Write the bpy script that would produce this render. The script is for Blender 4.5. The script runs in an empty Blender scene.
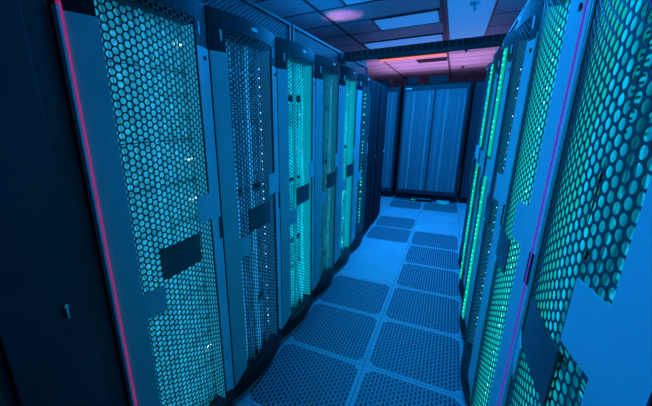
import bpy, math, random
from mathutils import Vector, Matrix
random.seed(7)
S = bpy.context.scene
C = bpy.data.collections.new('scene'); S.collection.children.link(C)
PI = math.pi

# ------------------------------------------------------------------ materials
def mat(name, col, rough=.5, metal=0., emit=None, es=0., noise=0., spec=.5, nscale=9):
    m = bpy.data.materials.new(name); m.use_nodes = True
    nt = m.node_tree; b = nt.nodes['Principled BSDF']
    b.inputs['Base Color'].default_value = (*col, 1)
    b.inputs['Roughness'].default_value = rough
    b.inputs['Metallic'].default_value = metal
    b.inputs['Specular IOR Level'].default_value = spec
    if noise:
        tc = nt.nodes.new('ShaderNodeTexCoord'); n = nt.nodes.new('ShaderNodeTexNoise')
        n.inputs['Scale'].default_value = nscale; n.inputs['Detail'].default_value = 4
        nt.links.new(tc.outputs['Object'], n.inputs['Vector'])
        r = nt.nodes.new('ShaderNodeValToRGB')
        r.color_ramp.elements[0].position = .3; r.color_ramp.elements[1].position = .7
        r.color_ramp.elements[0].color = (*[c * (1 - noise) for c in col], 1)
        r.color_ramp.elements[1].color = (*[min(1, c * (1 + noise)) for c in col], 1)
        nt.links.new(n.outputs['Fac'], r.inputs['Fac']); nt.links.new(r.outputs['Color'], b.inputs['Base Color'])
    if emit:
        b.inputs['Emission Color'].default_value = (*emit, 1)
        b.inputs['Emission Strength'].default_value = es
    return m

M = dict(
    black=mat('black_metal', (.014, .015, .018), .5, noise=.2, spec=.2),
    dark=mat('dark_metal', (.045, .048, .055), .45, noise=.2, spec=.3),
    mesh=mat('mesh_metal', (.075, .08, .09), .5, spec=.25),
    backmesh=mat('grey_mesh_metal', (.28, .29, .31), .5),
    strip=mat('silver_painted_metal', (.62, .64, .66), .42, noise=.06, nscale=4),
    plate=mat('dark_plate', (.07, .075, .085), .35),
    white=mat('white_label', (.85, .86, .88), .5),
    sv1=mat('server_grey', (.60, .62, .63), .4, noise=.55, nscale=38),
    sv2=mat('server_dark', (.30, .31, .33), .4, noise=.3, nscale=20),
    sv3=mat('server_silver', (.68, .69, .70), .35, noise=.45, nscale=45),
    svb=mat('server_black', (.05, .05, .06), .4),
    cable=mat('cable_sheath', (.30, .32, .36), .5),
    cable2=mat('pale_cable_sheath', (.75, .77, .78), .5),
    cabinet=mat('black_cabinet_metal', (.022, .024, .03), .8, noise=.25, nscale=3, spec=.08),
    cabinet_near=mat('dark_blue_grey_cabinet_metal', (.05, .055, .065), .55, noise=.25, nscale=3, spec=.3),
    wall=mat('wall_paint', (.25, .26, .28), .8, noise=.1),
    chrome=mat('chrome', (.7, .7, .72), .25, metal=1),
    led_white=mat('white_led', (.1, .1, .1), emit=(.35, .9, 1), es=2.2),
    led_green=mat('green_led', (.05, .1, .1), emit=(.02, .95, .45), es=2.0),
    glow_green=mat('green_glow', (.05, .1, .1), emit=(.0, .52, .35), es=1.0),
    pink_reflection=mat('pink_edge_reflection', (.1, .02, .05), emit=(.30, .012, .11), es=1.0),
    violet_glow=mat('violet_edge_glow', (.1, .02, .1), emit=(.09, .02, .36), es=1.0),
    panel=mat('blue_light_diffuser', (.2, .2, .2), emit=(.006, .17, .57), es=1.0),
    tube=mat('warm_light_tube', (.2, .1, .1), emit=(.95, .19, .11), es=1.0),
)

class N:
    def __init__(s, nt): s.nt = nt
    def m(s, op, a, b=None, c=None):
        n = s.nt.nodes.new('ShaderNodeMath'); n.operation = op
        for i, v in enumerate((a, b, c)):
            if v is None: continue
            if isinstance(v, (int, float)): n.inputs[i].default_value = v
            else: s.nt.links.new(v, n.inputs[i])
        return n.outputs[0]
    def mix(s, f, a, b):
        n = s.nt.nodes.new('ShaderNodeMix'); n.data_type = 'RGBA'
        s.nt.links.new(f, n.inputs[0])
        for i, v in ((6, a), (7, b)):
            if isinstance(v, tuple): n.inputs[i].default_value = (*v, 1)
            else: s.nt.links.new(v, n.inputs[i])
        return n.outputs[2]

def floor_mat():
    m = bpy.data.materials.new('perforated_floor_tiles'); m.use_nodes = True
    nt = m.node_tree; b = nt.nodes['Principled BSDF']; k = N(nt)
    tc = nt.nodes.new('ShaderNodeTexCoord'); sp = nt.nodes.new('ShaderNodeSeparateXYZ')
    nt.links.new(tc.outputs['Object'], sp.inputs[0]); x, y = sp.outputs[0], sp.outputs[1]
    u = k.m('DIVIDE', x, .6); v = k.m('DIVIDE', y, .6)
    iu = k.m('FLOOR', u); iv = k.m('FLOOR', v)
    fu = k.m('ABSOLUTE', k.m('SUBTRACT', k.m('SUBTRACT', u, iu), .5))
    fv = k.m('ABSOLUTE', k.m('SUBTRACT', k.m('SUBTRACT', v, iv), .5))
    inside = k.m('LESS_THAN', k.m('MAXIMUM', fu, fv), .462)
    inside = k.m('MULTIPLY', inside, k.m('LESS_THAN', k.m('ADD', fu, fv), .855))
    seam = k.m('GREATER_THAN', k.m('MAXIMUM', fu, fv), .4965)
    # staggered slots
    p = 26.
    su = k.m('MULTIPLY', u, p); row = k.m('FLOOR', su)
    odd = k.m('MODULO', k.m('ADD', row, 1000), 2)
    sv = k.m('ADD', k.m('MULTIPLY', v, p * .62), k.m('MULTIPLY', odd, .5))
    a = k.m('SUBTRACT', k.m('FRACT', su), .5); c = k.m('SUBTRACT', k.m('FRACT', sv), .5)
    d = k.m('ADD', k.m('MULTIPLY', k.m('POWER', k.m('ABSOLUTE', a), 2), 9.5), k.m('MULTIPLY', k.m('POWER', k.m('ABSOLUTE', c), 2), 6.5))
    hole = k.m('MULTIPLY', k.m('LESS_THAN', d, 1.0), inside)
    # solid tiles
    left = k.m('LESS_THAN', u, 0)
    s1 = k.m('MULTIPLY', left, k.m('MULTIPLY', k.m('GREATER_THAN', v, 2), k.m('LESS_THAN', v, 4)))
    s2 = k.m('MULTIPLY', k.m('SUBTRACT', 1, left), k.m('MULTIPLY', k.m('GREATER_THAN', v, 5), k.m('LESS_THAN', v, 7)))
    s3 = k.m('MULTIPLY', left, k.m('MULTIPLY', k.m('GREATER_THAN', v, 6), k.m('LESS_THAN', v, 7)))
    s4 = k.m('GREATER_THAN', k.m('ABSOLUTE', u), 1.02)
    solid = k.m('MAXIMUM', k.m('MAXIMUM', s1, s2), k.m('MAXIMUM', s3, s4))
    hole = k.m('MULTIPLY', hole, k.m('SUBTRACT', 1, solid))
    nz = nt.nodes.new('ShaderNodeTexNoise'); nz.inputs['Scale'].default_value = 3; nt.links.new(tc.outputs['Object'], nz.inputs['Vector'])
    wear = k.mix(nz.outputs['Fac'], (.40, .42, .44), (.58, .60, .62))
    dark = k.mix(inside, wear, (.30, .32, .35))
    dark = k.mix(solid, dark, wear)
    c1 = k.mix(seam, dark, (.10, .11, .13))
    c2 = k.mix(hole, c1, (.012, .014, .02))
    nt.links.new(c2, b.inputs['Base Color']); b.inputs['Roughness'].default_value = .5; b.inputs['Specular IOR Level'].default_value = .3
    return m

def ceil_mat():
    m = bpy.data.materials.new('ceiling_tiles'); m.use_nodes = True
    nt = m.node_tree; b = nt.nodes['Principled BSDF']; k = N(nt)
    tc = nt.nodes.new('ShaderNodeTexCoord'); sp = nt.nodes.new('ShaderNodeSeparateXYZ')
    nt.links.new(tc.outputs['Object'], sp.inputs[0])
    u = k.m('DIVIDE', k.m('SUBTRACT', sp.outputs[0], CX), CW); v = k.m('DIVIDE', k.m('SUBTRACT', sp.outputs[1], CY), CH)
    fu = k.m('MULTIPLY', k.m('ABSOLUTE', k.m('SUBTRACT', k.m('FRACT', k.m('ADD', u, 100)), .5)), CW)
    fv = k.m('MULTIPLY', k.m('ABSOLUTE', k.m('SUBTRACT', k.m('FRACT', k.m('ADD', v, 100)), .5)), CH)
    line = k.m('MAXIMUM', k.m('GREATER_THAN', fu, CW / 2 - .022), k.m('GREATER_THAN', fv, CH / 2 - .022))
    nz = nt.nodes.new('ShaderNodeTexNoise'); nz.inputs['Scale'].default_value = 1.5; nz.inputs['Detail'].default_value = 5
    nt.links.new(tc.outputs['Object'], nz.inputs['Vector'])
    base = k.mix(nz.outputs['Fac'], (.36, .37, .4), (.62, .63, .66))
    nt.links.new(k.mix(line, base, (.06, .065, .08)), b.inputs['Base Color'])
    b.inputs['Roughness'].default_value = .55
    return m

# ------------------------------------------------------------------ mesh helpers
class MB:
    def __init__(s): s.v = []; s.f = []; s.smooth = False
    def box(s, x0, x1, y0, y1, z0, z1):
        n = len(s.v)
        s.v += [(x, y, z) for z in (z0, z1) for y in (y0, y1) for x in (x0, x1)]
        s.f += [tuple(n + i for i in q) for q in ((0, 2, 3, 1), (4, 5, 7, 6), (0, 1, 5, 4), (1, 3, 7, 5), (3, 2, 6, 7), (2, 0, 4, 6))]
        return s
    def prism(s, poly, yf, th):
        """poly of (x,z) points, convex or triangulated by the ngon; front surface y=yf(x)"""
        n = len(s.v); k = len(poly)
        s.v += [(x, yf(x), z) for x, z in poly] + [(x, yf(x) + th, z) for x, z in poly]
        s.f += [tuple(n + i for i in range(k)), tuple(n + k + i for i in reversed(range(k)))]
        s.f += [(n + (i + 1) % k, n + i, n + k + i, n + k + (i + 1) % k) for i in range(k)]
        return s
    def sheet(s, x0, x1, z0, z1, yf, th, nx=8):
        for i in range(nx):
            a = x0 + (x1 - x0) * i / nx; b = x0 + (x1 - x0) * (i + 1) / nx
            s.prism([(a, z0), (b, z0), (b, z1), (a, z1)], yf, th)
        return s
    def tube(s, pts, r, n=7):
        base = len(s.v); pts = [Vector(p) for p in pts]
        for i, p in enumerate(pts):
            d = (pts[min(i + 1, len(pts) - 1)] - pts[max(i - 1, 0)]).normalized()
            a = d.orthogonal().normalized(); b = d.cross(a)
            if i and abs(d.z) > .5: a = (Vector((1, 0, 0)) - d * d.x).normalized(); b = d.cross(a)
            elif abs(d.z) > .5: a = (Vector((1, 0, 0)) - d * d.x).normalized(); b = d.cross(a)
            for j in range(n):
                t = 2 * PI * j / n; s.v.append(tuple(p + a * r * math.cos(t) + b * r * math.sin(t)))
        for i in range(len(pts) - 1):
            for j in range(n):
                s.f.append((base + i * n + j, base + i * n + (j + 1) % n, base + (i + 1) * n + (j + 1) % n, base + (i + 1) * n + j))
        s.f.append(tuple(base + j for j in reversed(range(n)))); s.f.append(tuple(base + (len(pts) - 1) * n + j for j in range(n)))
        return s
    def cyl(s, c, axis, r0, r1, h, n=16):
        base = len(s.v); c = Vector(c); ax = Vector(axis).normalized(); a = ax.orthogonal().normalized(); b = ax.cross(a)
        for (q, r) in ((c, r0), (c + ax * h, r1)):
            for j in range(n):
                t = 2 * PI * j / n; s.v.append(tuple(q + a * r * math.cos(t) + b * r * math.sin(t)))
        for j in range(n): s.f.append((base + j, base + (j + 1) % n, base + n + (j + 1) % n, base + n + j))
        s.f.append(tuple(base + j for j in reversed(range(n)))); s.f.append(tuple(base + n + j for j in range(n)))
        return s
    def ball(s, c, r, n=8, m=5):
        base = len(s.v)
        for i in range(1, m):
            ph = PI * i / m
            for j in range(n):
                t = 2 * PI * j / n
                s.v.append((c[0] + r * math.sin(ph) * math.cos(t), c[1] + r * math.sin(ph) * math.sin(t), c[2] + r * math.cos(ph)))
        for i in range(m - 2):
            for j in range(n):
                s.f.append((base + i * n + j, base + (i + 1) * n + j, base + (i + 1) * n + (j + 1) % n, base + i * n + (j + 1) % n))
        s.f.append(tuple(base + j for j in range(n))); s.f.append(tuple(base + (m - 2) * n + j for j in reversed(range(n))))
        return s
    def perforated(s, x0, x1, z0, z1, yf, pitch, web, th, n=12):
        """curved sheet of hexagonally packed round holes"""
        cw = pitch * .866; R = pitch / math.sqrt(3); rh = pitch / 2 - web / 2
        nx = max(1, round((x1 - x0) / cw)); nz = int((z1 - z0) / pitch)
        for i in range(nx):
            cx = x0 + (i + .5) * cw
            for j in range(nz + 1):
                cz = z0 + pitch * (j + (.5 if i % 2 else 0.))
                base = len(s.v)
                out = []; inn = []
                for q in range(n):
                    t = 2 * PI * q / n
                    # hexagon with flat sides up/down (neighbours straight above)
                    hx = ((t + PI / 6) % (PI / 3)) - PI / 6
                    # corners at t=0,60..: radius profile
                    w = abs(((t) % (PI / 3)) - PI / 6)
                    rr = (pitch / 2) / math.cos(PI / 6 - abs(PI / 6 - (t % (PI / 3)))) if False else (pitch / 2) / math.cos(w)
                    out.append((cx + rr * math.cos(t), cz + rr * math.sin(t)))
                    inn.append((cx + rh * math.cos(t), cz + rh * math.sin(t)))
                cl = lambda p: (min(max(p[0], x0), x1), min(max(p[1], z0), z1))
                out = [cl(p) for p in out]; inn = [cl(p) for p in inn]
                for dy in (0, th):
                    for (x, z) in out: s.v.append((x, yf(x) + dy, z))
                    for (x, z) in inn: s.v.append((x, yf(x) + dy, z))
                for q in range(n):
                    q2 = (q + 1) % n
                    s.f.append((base + q, base + q2, base + n + q2, base + n + q))
                    s.f.append((base + 2 * n + q2, base + 2 * n + q, base + 3 * n + q, base + 3 * n + q2))
                    s.f.append((base + n + q, base + n + q2, base + 3 * n + q2, base + 3 * n + q))
        return s
    def mesh(s, name):
        me = bpy.data.meshes.new(name); me.from_pydata(s.v, [], s.f); me.update()
        return me
    def build(s, name, material, parent=None, bevel=0., smooth=False, label=None):
        o = bpy.data.objects.new(name, s.mesh(name)); C.objects.link(o)
        o.data.materials.append(material)
        if smooth: o.data.polygons.foreach_set('use_smooth', [True] * len(o.data.polygons))
        if parent: o.parent = parent
        if bevel:
            b = o.modifiers.new('bevel', 'BEVEL'); b.width = bevel; b.segments = 2; b.limit_method = 'ANGLE'
        if label: o['label'] = label
        return o

def tag(o, label, cat, group=None, kind=None):
    o['label'] = label; o['category'] = cat
    if group: o['group'] = group
    if kind: o['kind'] = kind
    return o
def empty(name, loc=(0, 0, 0), rz=0):
    o = bpy.data.objects.new(name, None); C.objects.link(o); o.location = loc; o.rotation_euler = (0, 0, rz)
    o.empty_display_size = .1
    return o
def kids(o): return [c for c in bpy.data.objects if c.parent == o]
def dup(o, parent=None):
    c = o.copy(); C.objects.link(c)
    if parent: c.parent = parent
    for ch in kids(o):
        if ch is not c: dup(ch, c)
    return c
def structure(o): o['kind'] = 'structure'; return o

# ------------------------------------------------------------------ room
CZ = 2.76; CX = .10; CW = 1.22; CY = 1.93; CH = .605
structure(MB().box(-4, 4, -4.5, 10, -.05, 0).build('floor', floor_mat()))
structure(MB().box(-4, 4, -4.5, 10, CZ, CZ + .05).build('ceiling', ceil_mat()))
structure(MB().box(-4.1, -4, -4.5, 10, 0, CZ).build('wall_left', M['wall']))
structure(MB().box(4, 4.1, -4.5, 10, 0, CZ).build('wall_right', M['wall']))
structure(MB().box(-4, 4, 10, 10.1, 0, CZ).build('wall_back', M['wall']))
structure(MB().box(-4, 4, -4.6, -4.5, 0, CZ).build('wall_front', M['wall']))

# ------------------------------------------------------------------ server rack
H = 2.07; BOW = .045
def yf(x, off=0.): return -BOW * max(0., 1 - (x / .3) ** 2) - .012 - off
PT = .0238
perf_me = [None]
def make_rack(zl=(.905, 1.01), zr=(1.185, 1.305), ri=.202, tipr=.105, plate=(-.115, .095, 1.03, 1.155), slot=(1.06, 1.17)):
    r = empty('server_rack')
    f = MB()
    for sx in (-1, 1):
        for y0, y1 in ((.0, .045), (.9, .96)):
            a, b = sorted((sx * .298, sx * .243)); f.box(a, b, y0, y1, .05, H - .02)
    f.box(-.298, .298, 0, .96, H - .035, H); f.box(-.298, .298, 0, .96, .03, .07)
    f.box(-.298, .298, .0, .03, .07, .12); f.box(-.298, .298, .0, .03, H - .09, H - .035)
    f.build('frame', M['black'], r, .003)
    for sx in (-1, 1):
        a, b = sorted((sx * .298, sx * .292)); MB().box(a, b, .046, .899, .075, H - .04).build('side_panel', M['dark'], r)
    MB().box(-.24, .24, .93, .94, .075, H - .04).build('rear_panel', M['dark'], r)
    for sx in (-1, 1):
        for y in (.06, .9): MB().cyl((sx * .25, y, 0), (0, 0, 1), .022, .018, .032).build('foot', M['dark'], r)
    # door: dark curved frame, perforated sheet, silver side panels with tabs, plate, labels
    d = MB()
    d.sheet(-.296, .296, H - .075, H - .004, lambda x: yf(x), .022, 14)
    d.sheet(-.296, .296, .04, .135, lambda x: yf(x), .022, 14)
    d.sheet(-.296, -.205, .135, H - .075, lambda x: yf(x), .012, 4)
    d.sheet(ri + .003, .296, .135, H - .075, lambda x: yf(x), .012, 4)
    door = d.build('door', M['black'], r)
    if True:
        perf_me[0] = MB().perforated(-.2145, ri + .0125, .13, H - .07, lambda x: yf(x, -.003), PT, .0038, .0016).mesh('perforated_panel')
        perf_me[0].materials.append(M['mesh'])
    po = bpy.data.objects.new('perforated_panel', perf_me[0]); C.objects.link(po); po.parent = door
    yo = lambda x: yf(x, .003)
    for s in (-1, 1):
        zt0, zt1 = zl if s < 0 else zr
        inn = .202 if s < 0 else ri
        m = MB(); q = lambda a, b, z0, z1, n: m.sheet(*sorted((s * a, s * b)), z0, z1, yo, .004, n)
        q(.294, inn, .20, 1.90, 5)
        m.prism([(x, z) for x, z in ([(-.294, .20), (-.202, .20), (-.294, .13)] if s < 0 else [(inn, .20), (.294, .20), (.294, .13)])], yo, .004)
        # tab with oblique ends
        tip = .115 if s < 0 else tipr
        for i in range(5):
            a = inn - (inn - tip) * i / 5; b = inn - (inn - tip) * (i + 1) / 5
            xs = sorted((s * a, s * b))
            m.sheet(xs[0], xs[1], zt0, zt1, yo, .004, 1)
        side = m.build('trim_panel', M['strip'], door, label='silver side panel with a tab')
        if s < 0: continue
        MB().sheet(*sorted((s * .266, s * .290)), *slot, lambda x: yf(x, .0045), .002, 1).build('handle_slot', M['black'], side)
        MB().cyl((s * .255, yf(s * .255, .0065), 1.86), (0, 1, 0), .009, .009, .003, 12).build('lock', M['black'], side)
    for s in (-1, 1):
        MB().sheet(*sorted((s * .225, s * .236)), 1.945, 1.99, lambda x: yf(x, .002), .003, 1).build('label_sticker', M['white'], door, label='small white label')
    MB().sheet(*plate, lambda x: yf(x, .006), .005, 6).build('name_plate', M['plate'], door, label='dark plate across the mesh')
    MB().sheet(-.02, .035, H - .045, H - .03, lambda x: yf(x, .001), .002, 2).build('label_sticker', M['white'], door, label='small white label')
    return r

def led_column(parent, x, z0, z1, step, m, y=.09, r=.005):
    z = z0
    while z < z1:
        dot(parent, x, y, z, r * random.uniform(.7, 1.2), m); z += step * random.choice((1, 1, 1, 2))
dots = {}
def dot(parent, x, y, z, r, m):
    if m.name not in dots:
        dots[m.name] = MB().ball((0, 0, 0), 1).mesh('indicator_light'); dots[m.name].materials.append(m)
    o = bpy.data.objects.new('indicator_light', dots[m.name]); C.objects.link(o); o.parent = parent
    o.location = (x, y, z); o.scale = (r, r, r)

# server variants
def make_server(h, kind):
    t = empty('server')
    w = .236
    MB().box(-w, w, .02, .62, 0, h - .004).build('chassis', M['sv2'], t)
    f = MB()
    f.box(-w - .004, w + .004, 0, .02, 0, h - .004)
    mm = M[('sv1', 'sv2', 'sv3')[kind]]
    fp = f.build('front_panel', mm, t)
    g = MB()
    if kind == 0:      # drive bays
        n = 8
        for i in range(n):
            for j in range(max(1, round(h / .09))):
                hh = h / max(1, round(h / .09))
                x = -w + .01 + i * (2 * w - .02) / n
                g.box(x, x + (2 * w - .02) / n - .008, -.008, .0, j * hh + .01, (j + 1) * hh - .014)
        g.build('drive_bay', M['sv3'], fp)
    elif kind == 1:    # vertical blades
        n = 12
        for i in range(n):
            x = -w + i * 2 * w / n; g.box(x + .004, x + 2 * w / n - .008, -.012, 0, .012, h - .016)
        g.build('blade_fronts', M['sv1'], fp)
    else:              # slots
        z = .012
        while z < h - .02:
            g.box(-w + .02, w - .06, -.001, .001, z, z + .006); z += .014
        g.build('vent_slots', M['svb'], fp)
    l = MB()
    for j in range(3): l.ball((w - .02 - j * .015, -.004, h * .5), .004)
    l.build('status_lights', M['led_white'], fp)
    return t

protos = {}
def server(h, kind):
    key = (h, kind)
    if key not in protos:
        protos[key] = make_server(h, kind); return protos[key]
    return dup(protos[key])

def bundle(x, y, z0, z1, n, m, amp=.012):
    b = MB()
    for i in range(n):
        px = x + random.uniform(-.02, .02); py = y + random.uniform(-.008, .008); ph = random.uniform(0, 6)
        pts = [(px + amp * math.sin(ph + k * .9), py + .006 * math.cos(ph + k * 1.3), z0 + (z1 - z0) * k / 14) for k in range(15)]
        b.tube(pts, random.uniform(.004, .007), 6)
    return b.build('cable_bundle', m, None, smooth=True)

def area(name, loc, rot, sx, sy, power, col, spread=PI):
    l = bpy.data.lights.new(name, 'AREA'); l.shape = 'RECTANGLE'; l.size = sx; l.size_y = sy
    l.energy = power; l.color = col; l.spread = spread
    o = bpy.data.objects.new(name, l); C.objects.link(o); o.location = loc; o.rotation_euler = rot
    return o

XF = .612; XR = .625
ordinal = ['nearest', 'second', 'third', 'fourth', 'fifth', 'sixth']
TEAL = (.02, .85, 1.); GREEN = (.0, 1., .66); BLUE = (.02, .38, 1.)
#        light colour, power, kinds, cables, led
LEFT = [((.02, .52, .88), 2.4, .30, (0,), 1, ''), ((.02, .40, 1.), 2.2, .12, (1, 1, 2), 4, 'w'), ((.0, .60, .85), 7.0, .6, (0, 2), 3, 'g'),
        ((.01, .6, .9), 2.2, .25, (1, 0), 3, 'w'), ((.0, .66, .85), 8.5, .65, (0, 2), 2, 'g'), (BLUE, .8, .1, (1,), 2, 'g')]
RIGHT = [((.0, .66, .9), 2.6, .42, (0, 2), 3, 'w'), ((.0, .92, .84), 3.2, .58, (0, 2, 1), 2, 'w'), ((.02, .55, .9), 1.1, .16, (1, 1, 0), 3, 'w'),
         ((.0, .8, .6), .7, .3, (0,), 2, 'g'), ((.0, .6, .8), .7, .2, (0, 1), 2, 'g'), ((.0, .6, .6), .6, .2, (0,), 2, 'g')]
LOOKL = ['with the pink reflection on its edge', 'with dim dark interior', 'glowing bright teal', 'with dim narrow door between two brighter ones', 'glowing teal near the dark far end', 'with a column of green lights']
LOOKR = ['with large teal holes closest to the camera', 'glowing bright green beside the violet edge line', 'with dim dark mesh', 'with the nearer tall slice of green-lit mesh', 'with the farther slice of green-lit mesh', 'last and darkest, past the slices of green-lit mesh']
rack0 = make_rack()
BOW = .042
rack1 = make_rack(zl=(.93, 1.03), zr=(1.215, 1.34), ri=.204, tipr=.110, plate=(-.09, .118, 1.07, 1.195), slot=(1.12, 1.22))
racks = {}
def protos_clean(o):
    """copy a rack with its own parts only (those made before it was fitted out)"""
    def rec(a, parent=None):
        c = a.copy(); C.objects.link(c); c.parent = parent
        for ch in own[a.name]: rec(ch, c)
        return c
    return rec(o)
own = {o.name: list(o.children) for o in list(bpy.data.objects)}
for side, specs, yb, looks in (('left', LEFT, -1.245, LOOKL), ('right', RIGHT, -1.335, LOOKR)):
    for i, (col, pw, lin, kinds, ncab, led) in enumerate(specs):
        yc = yb + .6 * i + .3
        rz = PI / 2 if side == 'left' else -PI / 2
        x = -XF if side == 'left' else XR
        base = rack0 if side == 'left' else rack1
        r = base if i == 0 else protos_clean(base)
        r.location = (x, yc, 0); r.rotation_euler = (0, 0, rz)
        tag(r, f'{ordinal[i]} server rack of the {side} row, {looks[i]}', 'server rack', f'server racks of the {side} row')
        racks[side, i] = r
        Mw = Matrix.Translation((x, yc, 0)) @ Matrix.Rotation(rz, 4, 'Z')
        # servers
        z = .10; k = 0
        where = f'rack server behind the mesh door of the {ordinal[i]} {side} rack'
        while True:
            if z > 1.97: break
            h = random.choice((.18, .27, .36))
            if z + h > 1.85: h = round(2.015 - z, 3)
            if h > .40: h = .27
            s = server(h, kinds[k % len(kinds)])
            s.location = Mw @ Vector((0, .062, z)); s.rotation_euler = (0, 0, rz)
            tag(s, where, 'server', f'servers in the {ordinal[i]} {side} rack')
            gap = 0 if (side, i) == ('left', 0) else random.choice((.0, .0, .045)) if k % 3 else .03
            z += h + gap; k += 1
        for c in range(ncab):
            cx = -.19 + .38 * (c + .5) / ncab + random.uniform(-.02, .02)
            b = bundle(cx, .018, .125, 1.975, 5 if ncab > 2 else 3, M['cable'] if c % 2 else M['cable2'])
            b.parent = r
        if led and not (side == 'right' and i == 0): led_column(r, (.10 if side == 'left' else -.1) + random.uniform(-.03, .06), .3, 1.9, .045, M['led_white' if led == 'w' else 'led_green'], y=.0, r=.0035 if i < 5 else .011)
        for s in (-1, 1):
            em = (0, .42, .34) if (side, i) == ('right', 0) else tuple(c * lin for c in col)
            lm = M.get(('liner', side, i)) or mat('added_glow_liner', (.2, .2, .2), emit=em, es=1.0); M['liner', side, i] = lm
            xi = .2135 if side == 'left' or s < 0 else .2135
            MB().box(*sorted((s * xi, s * (xi + .0025))), -.022, .046, .13, 1.978).build('glow_liner', lm, r, label='added glowing liner behind the mesh door')  # added glowing liner, fills the mesh holes with colour at grazing angles
        area('rack_fill', Mw @ Vector((0, -.014, 1.06)), (PI / 2, 0, rz), .46, 1.86, pw, col)  # unseen fill light added behind the door to brighten the servers

# edge colours painted as emission: a pink reflection and a violet line
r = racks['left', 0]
st = MB().sheet(-.2975, -.289, .06, 1.92, lambda x: yf(-.3, .010) , .012, 1).build('edge_glow', M['pink_reflection'], r, label='pink reflection painted along the rack edge')
MB().sheet(-.3065, -.2985, .06, 1.91, lambda x: yf(-.3, .013), .02, 1).build('edge_moulding', M['strip'], r, label='thin silver edge')
r = racks['right', 1]
MB().sheet(.274, .280, .20, 1.90, lambda x: yf(x, .005), .003, 1).build('edge_glow', M['violet_glow'], r, label='violet edge line painted as a glow')
for i, xx, hw in ((3, .165, .022), (4, .10, .02)):  # emissive sheets painting the glow of lit door mesh seen edge-on
    r = racks['right', i]
    for z0, z1 in ((.18, 1.23), (1.365, 1.985)):
        b = MB().sheet(xx - hw, xx + hw, z0, z1, lambda x: yf(x, .012), .007, 1).build('mesh_glow', M['glow_green'], r, label='painted glow of a lit mesh slice')
        z = z0 + .05
        while z < z1 - .02:
            if random.random() < .7: dot(b, xx + .004, yf(xx, .012), z, .0055, M['led_green'])
            z += .032

# ------------------------------------------------------------------ black cabinets (no lights inside)
def make_cabinet(w=.6, h=H, two=True, cm='cabinet'):
    r = empty('black_cabinet')
    MB().box(-w / 2, w / 2, .0, .96, .05, h).box(-w / 2 + .02, w / 2 - .02, .03, .93, 0, .05).build('body', M[cm], r, .004)
    hw = w / 2
    xs = [(-hw + .01, -.02 + .02 * 0), (.01, hw - .075)] if two else [(-hw + .01, hw - .01)]
    for a, b in xs:
        d = MB().box(a, b, -.02, -.002, .06, h - .03).build('door', M[cm], r, .004)
    m = MB().cyl((hw - .135, -.021, 1.1), (0, -1, 0), .009, .007, .008).box(hw - .139, hw - .131, -.03, -.021, 1.06, 1.10)
    m.build('latch', M['chrome'], d, .002, label='small metal latch')
    return r
cab = make_cabinet(cm='cabinet_near')
cab2 = make_cabinet()
cab.location = (-XF, -1.245 - .31, 0); cab.rotation_euler = (0, 0, PI / 2)
tag(cab, 'black solid-door cabinet with a small metal latch, left of the pink edge reflection', 'cabinet', 'black cabinets')
for loc, rz, lab in (((XR, -1.335 - .31, 0), -PI / 2, 'added black cabinet keeping the lower right corner dark, before the nearest right rack'),  # cabinet added here so no lit floor shows in the dark corner
                     ((-XF, 2.36 + .3, 0), PI / 2, 'black cabinet just past the far end of the left racks'),
                     ((-XF, 2.36 + .91, 0), PI / 2, 'black cabinet at the corner of the cross aisle, last of the left row')):
    c = cab2 if loc[1] > 2.5 and loc[1] < 3 else dup(cab2) if loc[1] > 0 else dup(cab); c.location = loc; c.rotation_euler = (0, 0, rz); tag(c, lab, 'cabinet', 'black cabinets')

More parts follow.
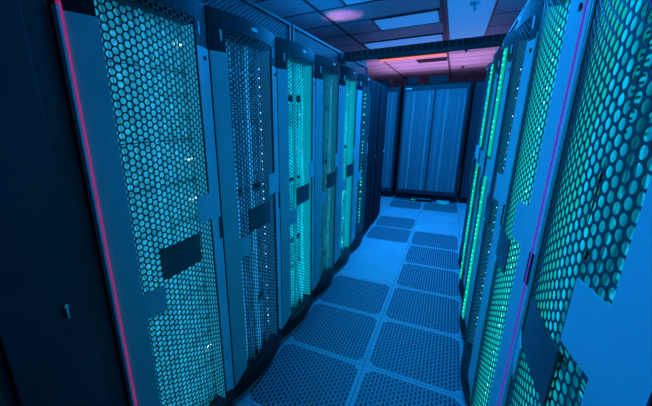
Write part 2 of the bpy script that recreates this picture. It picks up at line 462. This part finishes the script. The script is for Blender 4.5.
# ------------------------------------------------------------------ back racks across the aisle end
YB = 5.0
def back_rack(x0, x1, lab, power, col):
    w = x1 - x0; hw = w / 2; h = 2.2
    r = empty('cross_aisle_rack', ((x0 + x1) / 2, YB, 0))
    f = MB().box(-hw, hw, 0, .9, h - .04, h).box(-hw, hw, 0, .9, .0, .1)
    for sx in (-1, 1):
        for y0 in (0, .85): f.box(*sorted((sx * hw, sx * (hw - .05))), y0, y0 + .05, .1, h - .04)
        MB().box(*sorted((sx * hw, sx * (hw - .01))), .05, .85, .1, h - .04).build('side_panel', M['dark'], r)
    MB().box(-hw + .05, hw - .05, .87, .88, .1, h - .05).build('rear_panel', M['dark'], r)
    f.build('frame', M['black'], r, .004)
    n = 2 if w > .9 else 1
    for k in range(n):
        a = -hw + .02 + k * (w - .04) / n; b = a + (w - .04) / n - .004
        e0 = .03 if k == 0 else .006; e1 = .03 if k == n - 1 else .006
        d = MB().box(a, b, -.03, -.005, h - .11, h - .03).box(a, b, -.03, -.005, .12, .2).box(a, a + e0, -.03, -.005, .2, h - .11).box(b - e1, b, -.03, -.005, .2, h - .11).build('door', M['dark'], r, .002)
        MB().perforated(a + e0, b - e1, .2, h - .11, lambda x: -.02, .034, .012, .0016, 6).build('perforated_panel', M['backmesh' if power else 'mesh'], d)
        if k == 0 and n == 2: MB().box(a + .03, a + .14, -.033, -.03, h - .085, h - .06).build('label_sticker', M['white'], d, label='small white label')
        if n == 1: MB().box(b - .02 if k == 0 else a + .005, b - .008 if k == 0 else a + .017, -.05, -.03, 1.0, 1.18).build('handle', M['black'], d, .002)
    for k in range(round(w / .1)):
        b = bundle(-hw + .09 + k * (w - .18) / (round(w / .1) - 1), .10, .1, 2.1, 4, M[('cable', 'cable2', 'svb')[k % 3]], .003)
        b.parent = r
        0 and tag(b, 'vertical cable bundle ' + {0: 'in the wide mesh rack', 1: 'in the slim rack left of the wide mesh rack', 2: 'in the dark rack right of the wide mesh rack'}[lab[0]] + '', 'cables', 'cable bundles in back rack %s' % ('middle', 'left', 'right')[lab[0]])
    tag(r, lab[1], 'server rack', 'racks across the end of the aisle')
    if power: area('rack_fill', ((x0 + x1) / 2, YB + .03, 1.1), (PI / 2, 0, 0), w * .8, 1.9, power, col)  # unseen fill added inside to brighten the mesh front
    return r
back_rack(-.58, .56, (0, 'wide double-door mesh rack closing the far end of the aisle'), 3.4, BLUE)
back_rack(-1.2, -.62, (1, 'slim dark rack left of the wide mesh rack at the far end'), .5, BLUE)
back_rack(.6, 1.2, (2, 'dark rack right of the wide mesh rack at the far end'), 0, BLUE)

for (a, b, lab) in ((-1.07, -.86, 'dark cable guide box on the slim rack left of the wide one'), (-.53, -.33, 'dark box on the left end of the wide mesh rack'), (-.14, .17, 'wider dark box on the middle of the wide mesh rack')):
    t = empty('cable_guide', ((a + b) / 2, YB + .1, 2.2)); w = (b - a) / 2
    MB().box(-w, w, -.08, .3, 0, .13).build('box', M['black'], t, .006)
    m = MB()
    for k in range(5): m.box(-w + .02 + k * (2 * w - .04) / 5, -w + .03 + k * (2 * w - .04) / 5, -.09, -.08, .01, .125)
    m.build('fingers', M['dark'], t)
    tag(t, lab, 'cable guide', 'boxes on top of the back racks')

# devices on the floor under the back rack
t = empty('power_strip', (-.06, 4.86, 0))
MB().box(-.2, .2, -.04, .04, 0, .05).build('housing', M['black'], t, .006)
for k in range(6): MB().box(-.17 + k * .06, -.135 + k * .06, -.02, .02, .05, .054).build('socket', M['sv3'], t)
for k in range(3): dot(t, -.17 + k * .03, -.042, .03, .006, M['led_green'])
tag(t, 'black power strip on the floor before the far mesh rack', 'power strip')
t = empty('floor_device', (.33, 4.82, 0))
MB().box(-.11, .11, -.05, .05, 0, .055).build('housing', M['strip'], t, .006)
MB().box(-.06, .06, -.053, -.05, .012, .03).build('display', M['glow_green'], t)
tag(t, 'small pale box with green light on the floor, right of the power strip', 'network device')

# ------------------------------------------------------------------ cable troughs on the racks
def trough(side, y0, y1, z1, lab):
    sx = -1 if side == 'left' else 1
    L = y1 - y0
    t = empty('cable_trough', (sx * (XR + .01), (y0 + y1) / 2, H)); t.rotation_euler = (0, 0, PI / 2 if side == 'left' else -PI / 2)
    h = z1 - H
    MB().box(-L / 2, L / 2, 0, .30, 0, .012).box(-L / 2, L / 2, .29, .30, .012, h).build('tray', M['black'], t)
    MB().box(-L / 2, L / 2, 0, .02, h - .018, h).box(-L / 2, -L / 2 + .03, 0, .02, .012, h - .018).box(L / 2 - .03, L / 2, 0, .02, .012, h - .018).build('rim', M['dark'], t, .002)
    MB().perforated(-L / 2 + .03, L / 2 - .03, .012, h - .018, lambda x: .008, .02, .005, .0016, 6).build('perforated_side', M['dark'], t)
    m = MB()
    for k in range(6):
        yy = .06 + k * .035
        m.tube([(-L / 2 + .01 + (L - .02) * q / 8, yy + .01 * math.sin(q + k), .026 + .012 * (k % 2)) for q in range(9)], .009, 6)
    m = m.build('trough_cables', M['cable'], t, smooth=True)
    tag(t, lab, 'cable trough', f'cable troughs on the {side} racks')
names = ['nearest', 'second', 'third', 'farthest']
for i in range(4):
    a = -1.845 + i * 1.05; trough('left', a, a + 1.03, 2.20, f'{names[i]} cable trough with mesh side on top of the left racks')
for i in range(4):
    a = -1.885 + i * 1.05; trough('right', a, a + 1.03, 2.20, f'{names[i]} cable trough with mesh side on top of the right racks')

# crossing cable bridge
t = empty('cable_bridge', (0, 1.42, 2.145))
MB().box(-.63, .63, -.10, .10, 0, .008).build('tray', M['dark'], t)
m = MB()
for y in (-.1, .09): m.box(-.63, .63, y, y + .01, .008, .055)
m.build('side_rail', M['black'], t)
for k in range(25):
    x = -.61 + k * .05; MB().box(x, x + .012, -.108, -.1, .004, .052).build('rib', M['dark'], t)
m = MB()
for k in range(6): m.tube([(-.61 + 1.22 * q / 8, -.07 + k * .026 + .006 * math.sin(q + k), .019) for q in range(9)], .009, 6)
m.build('bridge_cables', M['cable'], t, smooth=True)
tag(t, 'dark ribbed cable bridge spanning the aisle overhead', 'cable bridge')
t = empty('cable_box', (-.79, 2.18, 2.2))
MB().box(-.14, .14, -.12, .12, 0, .10).build('box', M['black'], t, .004)
MB().box(-.15, .15, -.13, .13, .10, .112).build('lid', M['dark'], t, .002)
tag(t, 'dark cable box at the far end of the left trough', 'cable box')

# ------------------------------------------------------------------ ceiling fixtures
def ceiling_panel(x0, x1, y0, y1, lab):
    t = empty('ceiling_light', ((x0 + x1) / 2, (y0 + y1) / 2, CZ)); w = (x1 - x0) / 2; d = (y1 - y0) / 2
    MB().box(-w, w, -d, -d + .02, -.012, 0).box(-w, w, d - .02, d, -.012, 0).box(-w, -w + .02, -d, d, -.012, 0).box(w - .02, w, -d, d, -.012, 0).build('frame', M['dark'], t)
    MB().box(-w + .02, w - .02, -d + .02, d - .02, -.006, -.0005).build('diffuser', M['panel'], t)
    tag(t, lab, 'ceiling light', 'blue ceiling light panels')
ceiling_panel(-.68, .07, 2.56, 3.12, 'blue ceiling light panel in front of the cable bridge, middle one of its column')
ceiling_panel(-1.10, .07, 3.76, 4.30, 'blue ceiling light panel seen just above the cable bridge')
ceiling_panel(-.80, .07, 1.36, 1.90, 'blue ceiling light panel cut by the top of the picture')
ceiling_panel(.13, .62, 1.96, 4.30, 'long blue ceiling light panel around the smoke detector')

t = empty('ceiling_lamp', (-.5, 5.35, CZ))
MB().box(-.64, .60, -.12, .12, -.03, 0).build('housing', M['dark'], t, .004)
MB().box(-.62, .58, -.09, .09, -.042, -.03).build('diffuser', M['tube'], t)
tag(t, 'long warm orange ceiling lamp behind the cable bridge', 'ceiling light')
t = empty('ceiling_vent', (-.2, 6.1, CZ))
MB().box(-.3, .3, -.2, .2, -.012, 0).build('frame', M['dark'], t)
m = MB()
for k in range(9): m.box(-.27, .27, -.17 + k * .04, -.155 + k * .04, -.02, -.012)
m.build('louvres', M['black'], t)
tag(t, 'dark slotted ceiling vent above the far racks', 'ceiling vent')
def detector(x, y, lab):
    t = empty('smoke_detector', (x, y, CZ - (.012 if y < 4.3 else 0)))
    MB().cyl((0, 0, 0), (0, 0, -1), .05, .044, .02, 20).build('base', M['sv2'], t, smooth=False)
    MB().cyl((0, 0, -.02), (0, 0, -1), .03, .022, .04, 16).cyl((0, 0, -.06), (0, 0, -1), .012, .008, .02, 10).build('sensor', M['svb'], t)
    tag(t, lab, 'smoke detector', 'smoke detectors')
detector(.41, 2.5, 'dark smoke detector on the blue lit ceiling before the cable bridge')
detector(.40, 5.1, 'small detector on the pink ceiling just behind the cable bridge')
detector(.38, 7.4, 'small detector on the pink ceiling above the far racks')

# up-light housing, not placed; unseen lights give the pink ceiling glow
def uplight(x, y, z, lab):
    t = empty('up_light', (x, y, z))
    MB().cyl((0, 0, 0), (0, 0, 1), .04, .05, .05).build('housing', M['black'], t)
    tag(t, lab, 'lamp', None)
    return t

# ------------------------------------------------------------------ lights
B = (.003, .28, 1.0)
area('ceiling_wash', (-.3, 2.84, CZ - .03), (0, 0, 0), .7, .5, 52, B)
area('ceiling_wash', (-.3, 4.03, CZ - .03), (0, 0, 0), .7, .5, 26, B)
area('ceiling_wash', (.37, 3.1, CZ - .03), (0, 0, 0), .45, 2.2, 45, B)
area('ceiling_wash', (-.35, 1.6, CZ - .03), (0, 0, 0), .8, .5, 30, B)
area('near_wash', (-.75, -.9, CZ - .03), (0, math.radians(-25), 0), .6, 1.6, 80, B)
area('pink_wash', (-.2, 6.6, 2.25), (PI, 0, 0), 2.6, 2.2, 30, (.75, .36, .95))
def spot(name, loc, target, power, col, ang, blend=.8):
    l = bpy.data.lights.new(name, 'SPOT'); l.energy = power; l.color = col; l.spot_size = math.radians(ang); l.spot_blend = blend; l.shadow_soft_size = .05
    o = bpy.data.objects.new(name, l); C.objects.link(o); o.location = loc
    o.rotation_euler = (Vector(target) - Vector(loc)).to_track_quat('-Z', 'Y').to_euler()
area('right_wash', (1.0, 1.3, CZ - .03), (0, math.radians(42), 0), .5, 2.4, 45, B)  # unseen blue light added to brighten the left rack fronts
spot('pink_spot', (-.90, 2.2, 2.3), (-.90, 2.22, CZ), 110, (1, .45, .85), 60, .9)
area('rack_top_wash', (-1.0, .6, 2.3), (PI, 0, 0), .3, 3.6, 9, B)  # unseen upward lights over both rows, added to brighten the ceiling
area('rack_top_wash', (1.0, .6, 2.3), (PI, 0, 0), .3, 3.6, 9, B)
w = bpy.data.worlds.new('world'); S.world = w; w.use_nodes = True
w.node_tree.nodes['Background'].inputs[0].default_value = (.01, .1, .35, 1); w.node_tree.nodes['Background'].inputs[1].default_value = .05

# ------------------------------------------------------------------ camera (a crop of a wider frame: shifted lens)
YAW, PITCH, ROLL, F, PX, PY = -.4872, -.2846, -.0207, 316.17, 282.66, 212.47
fw = Vector((math.sin(YAW) * math.cos(PITCH), math.cos(YAW) * math.cos(PITCH), math.sin(PITCH)))
rt = fw.cross(Vector((0, 0, 1))).normalized(); up = rt.cross(fw)
c, s = math.cos(ROLL), math.sin(ROLL)
rt, up = c * rt + s * up, -s * rt + c * up
cam = bpy.data.cameras.new('camera'); co = bpy.data.objects.new('camera', cam); C.objects.link(co)
co.matrix_world = Matrix(((rt.x, up.x, -fw.x, .3578), (rt.y, up.y, -fw.y, -1.8089), (rt.z, up.z, -fw.z, 1.6098), (0, 0, 0, 1)))
cam.sensor_fit = 'HORIZONTAL'; cam.sensor_width = 36; cam.lens = F / 652 * 36
cam.shift_x = (326 - PX) / 652; cam.shift_y = (PY - 203) / 652
cam.clip_start = .02
S.camera = co
S.view_settings.view_transform = 'Standard'; S.view_settings.look = 'None'
S.view_settings.exposure = 0; S.view_settings.gamma = 1
S.view_settings.use_curve_mapping = False
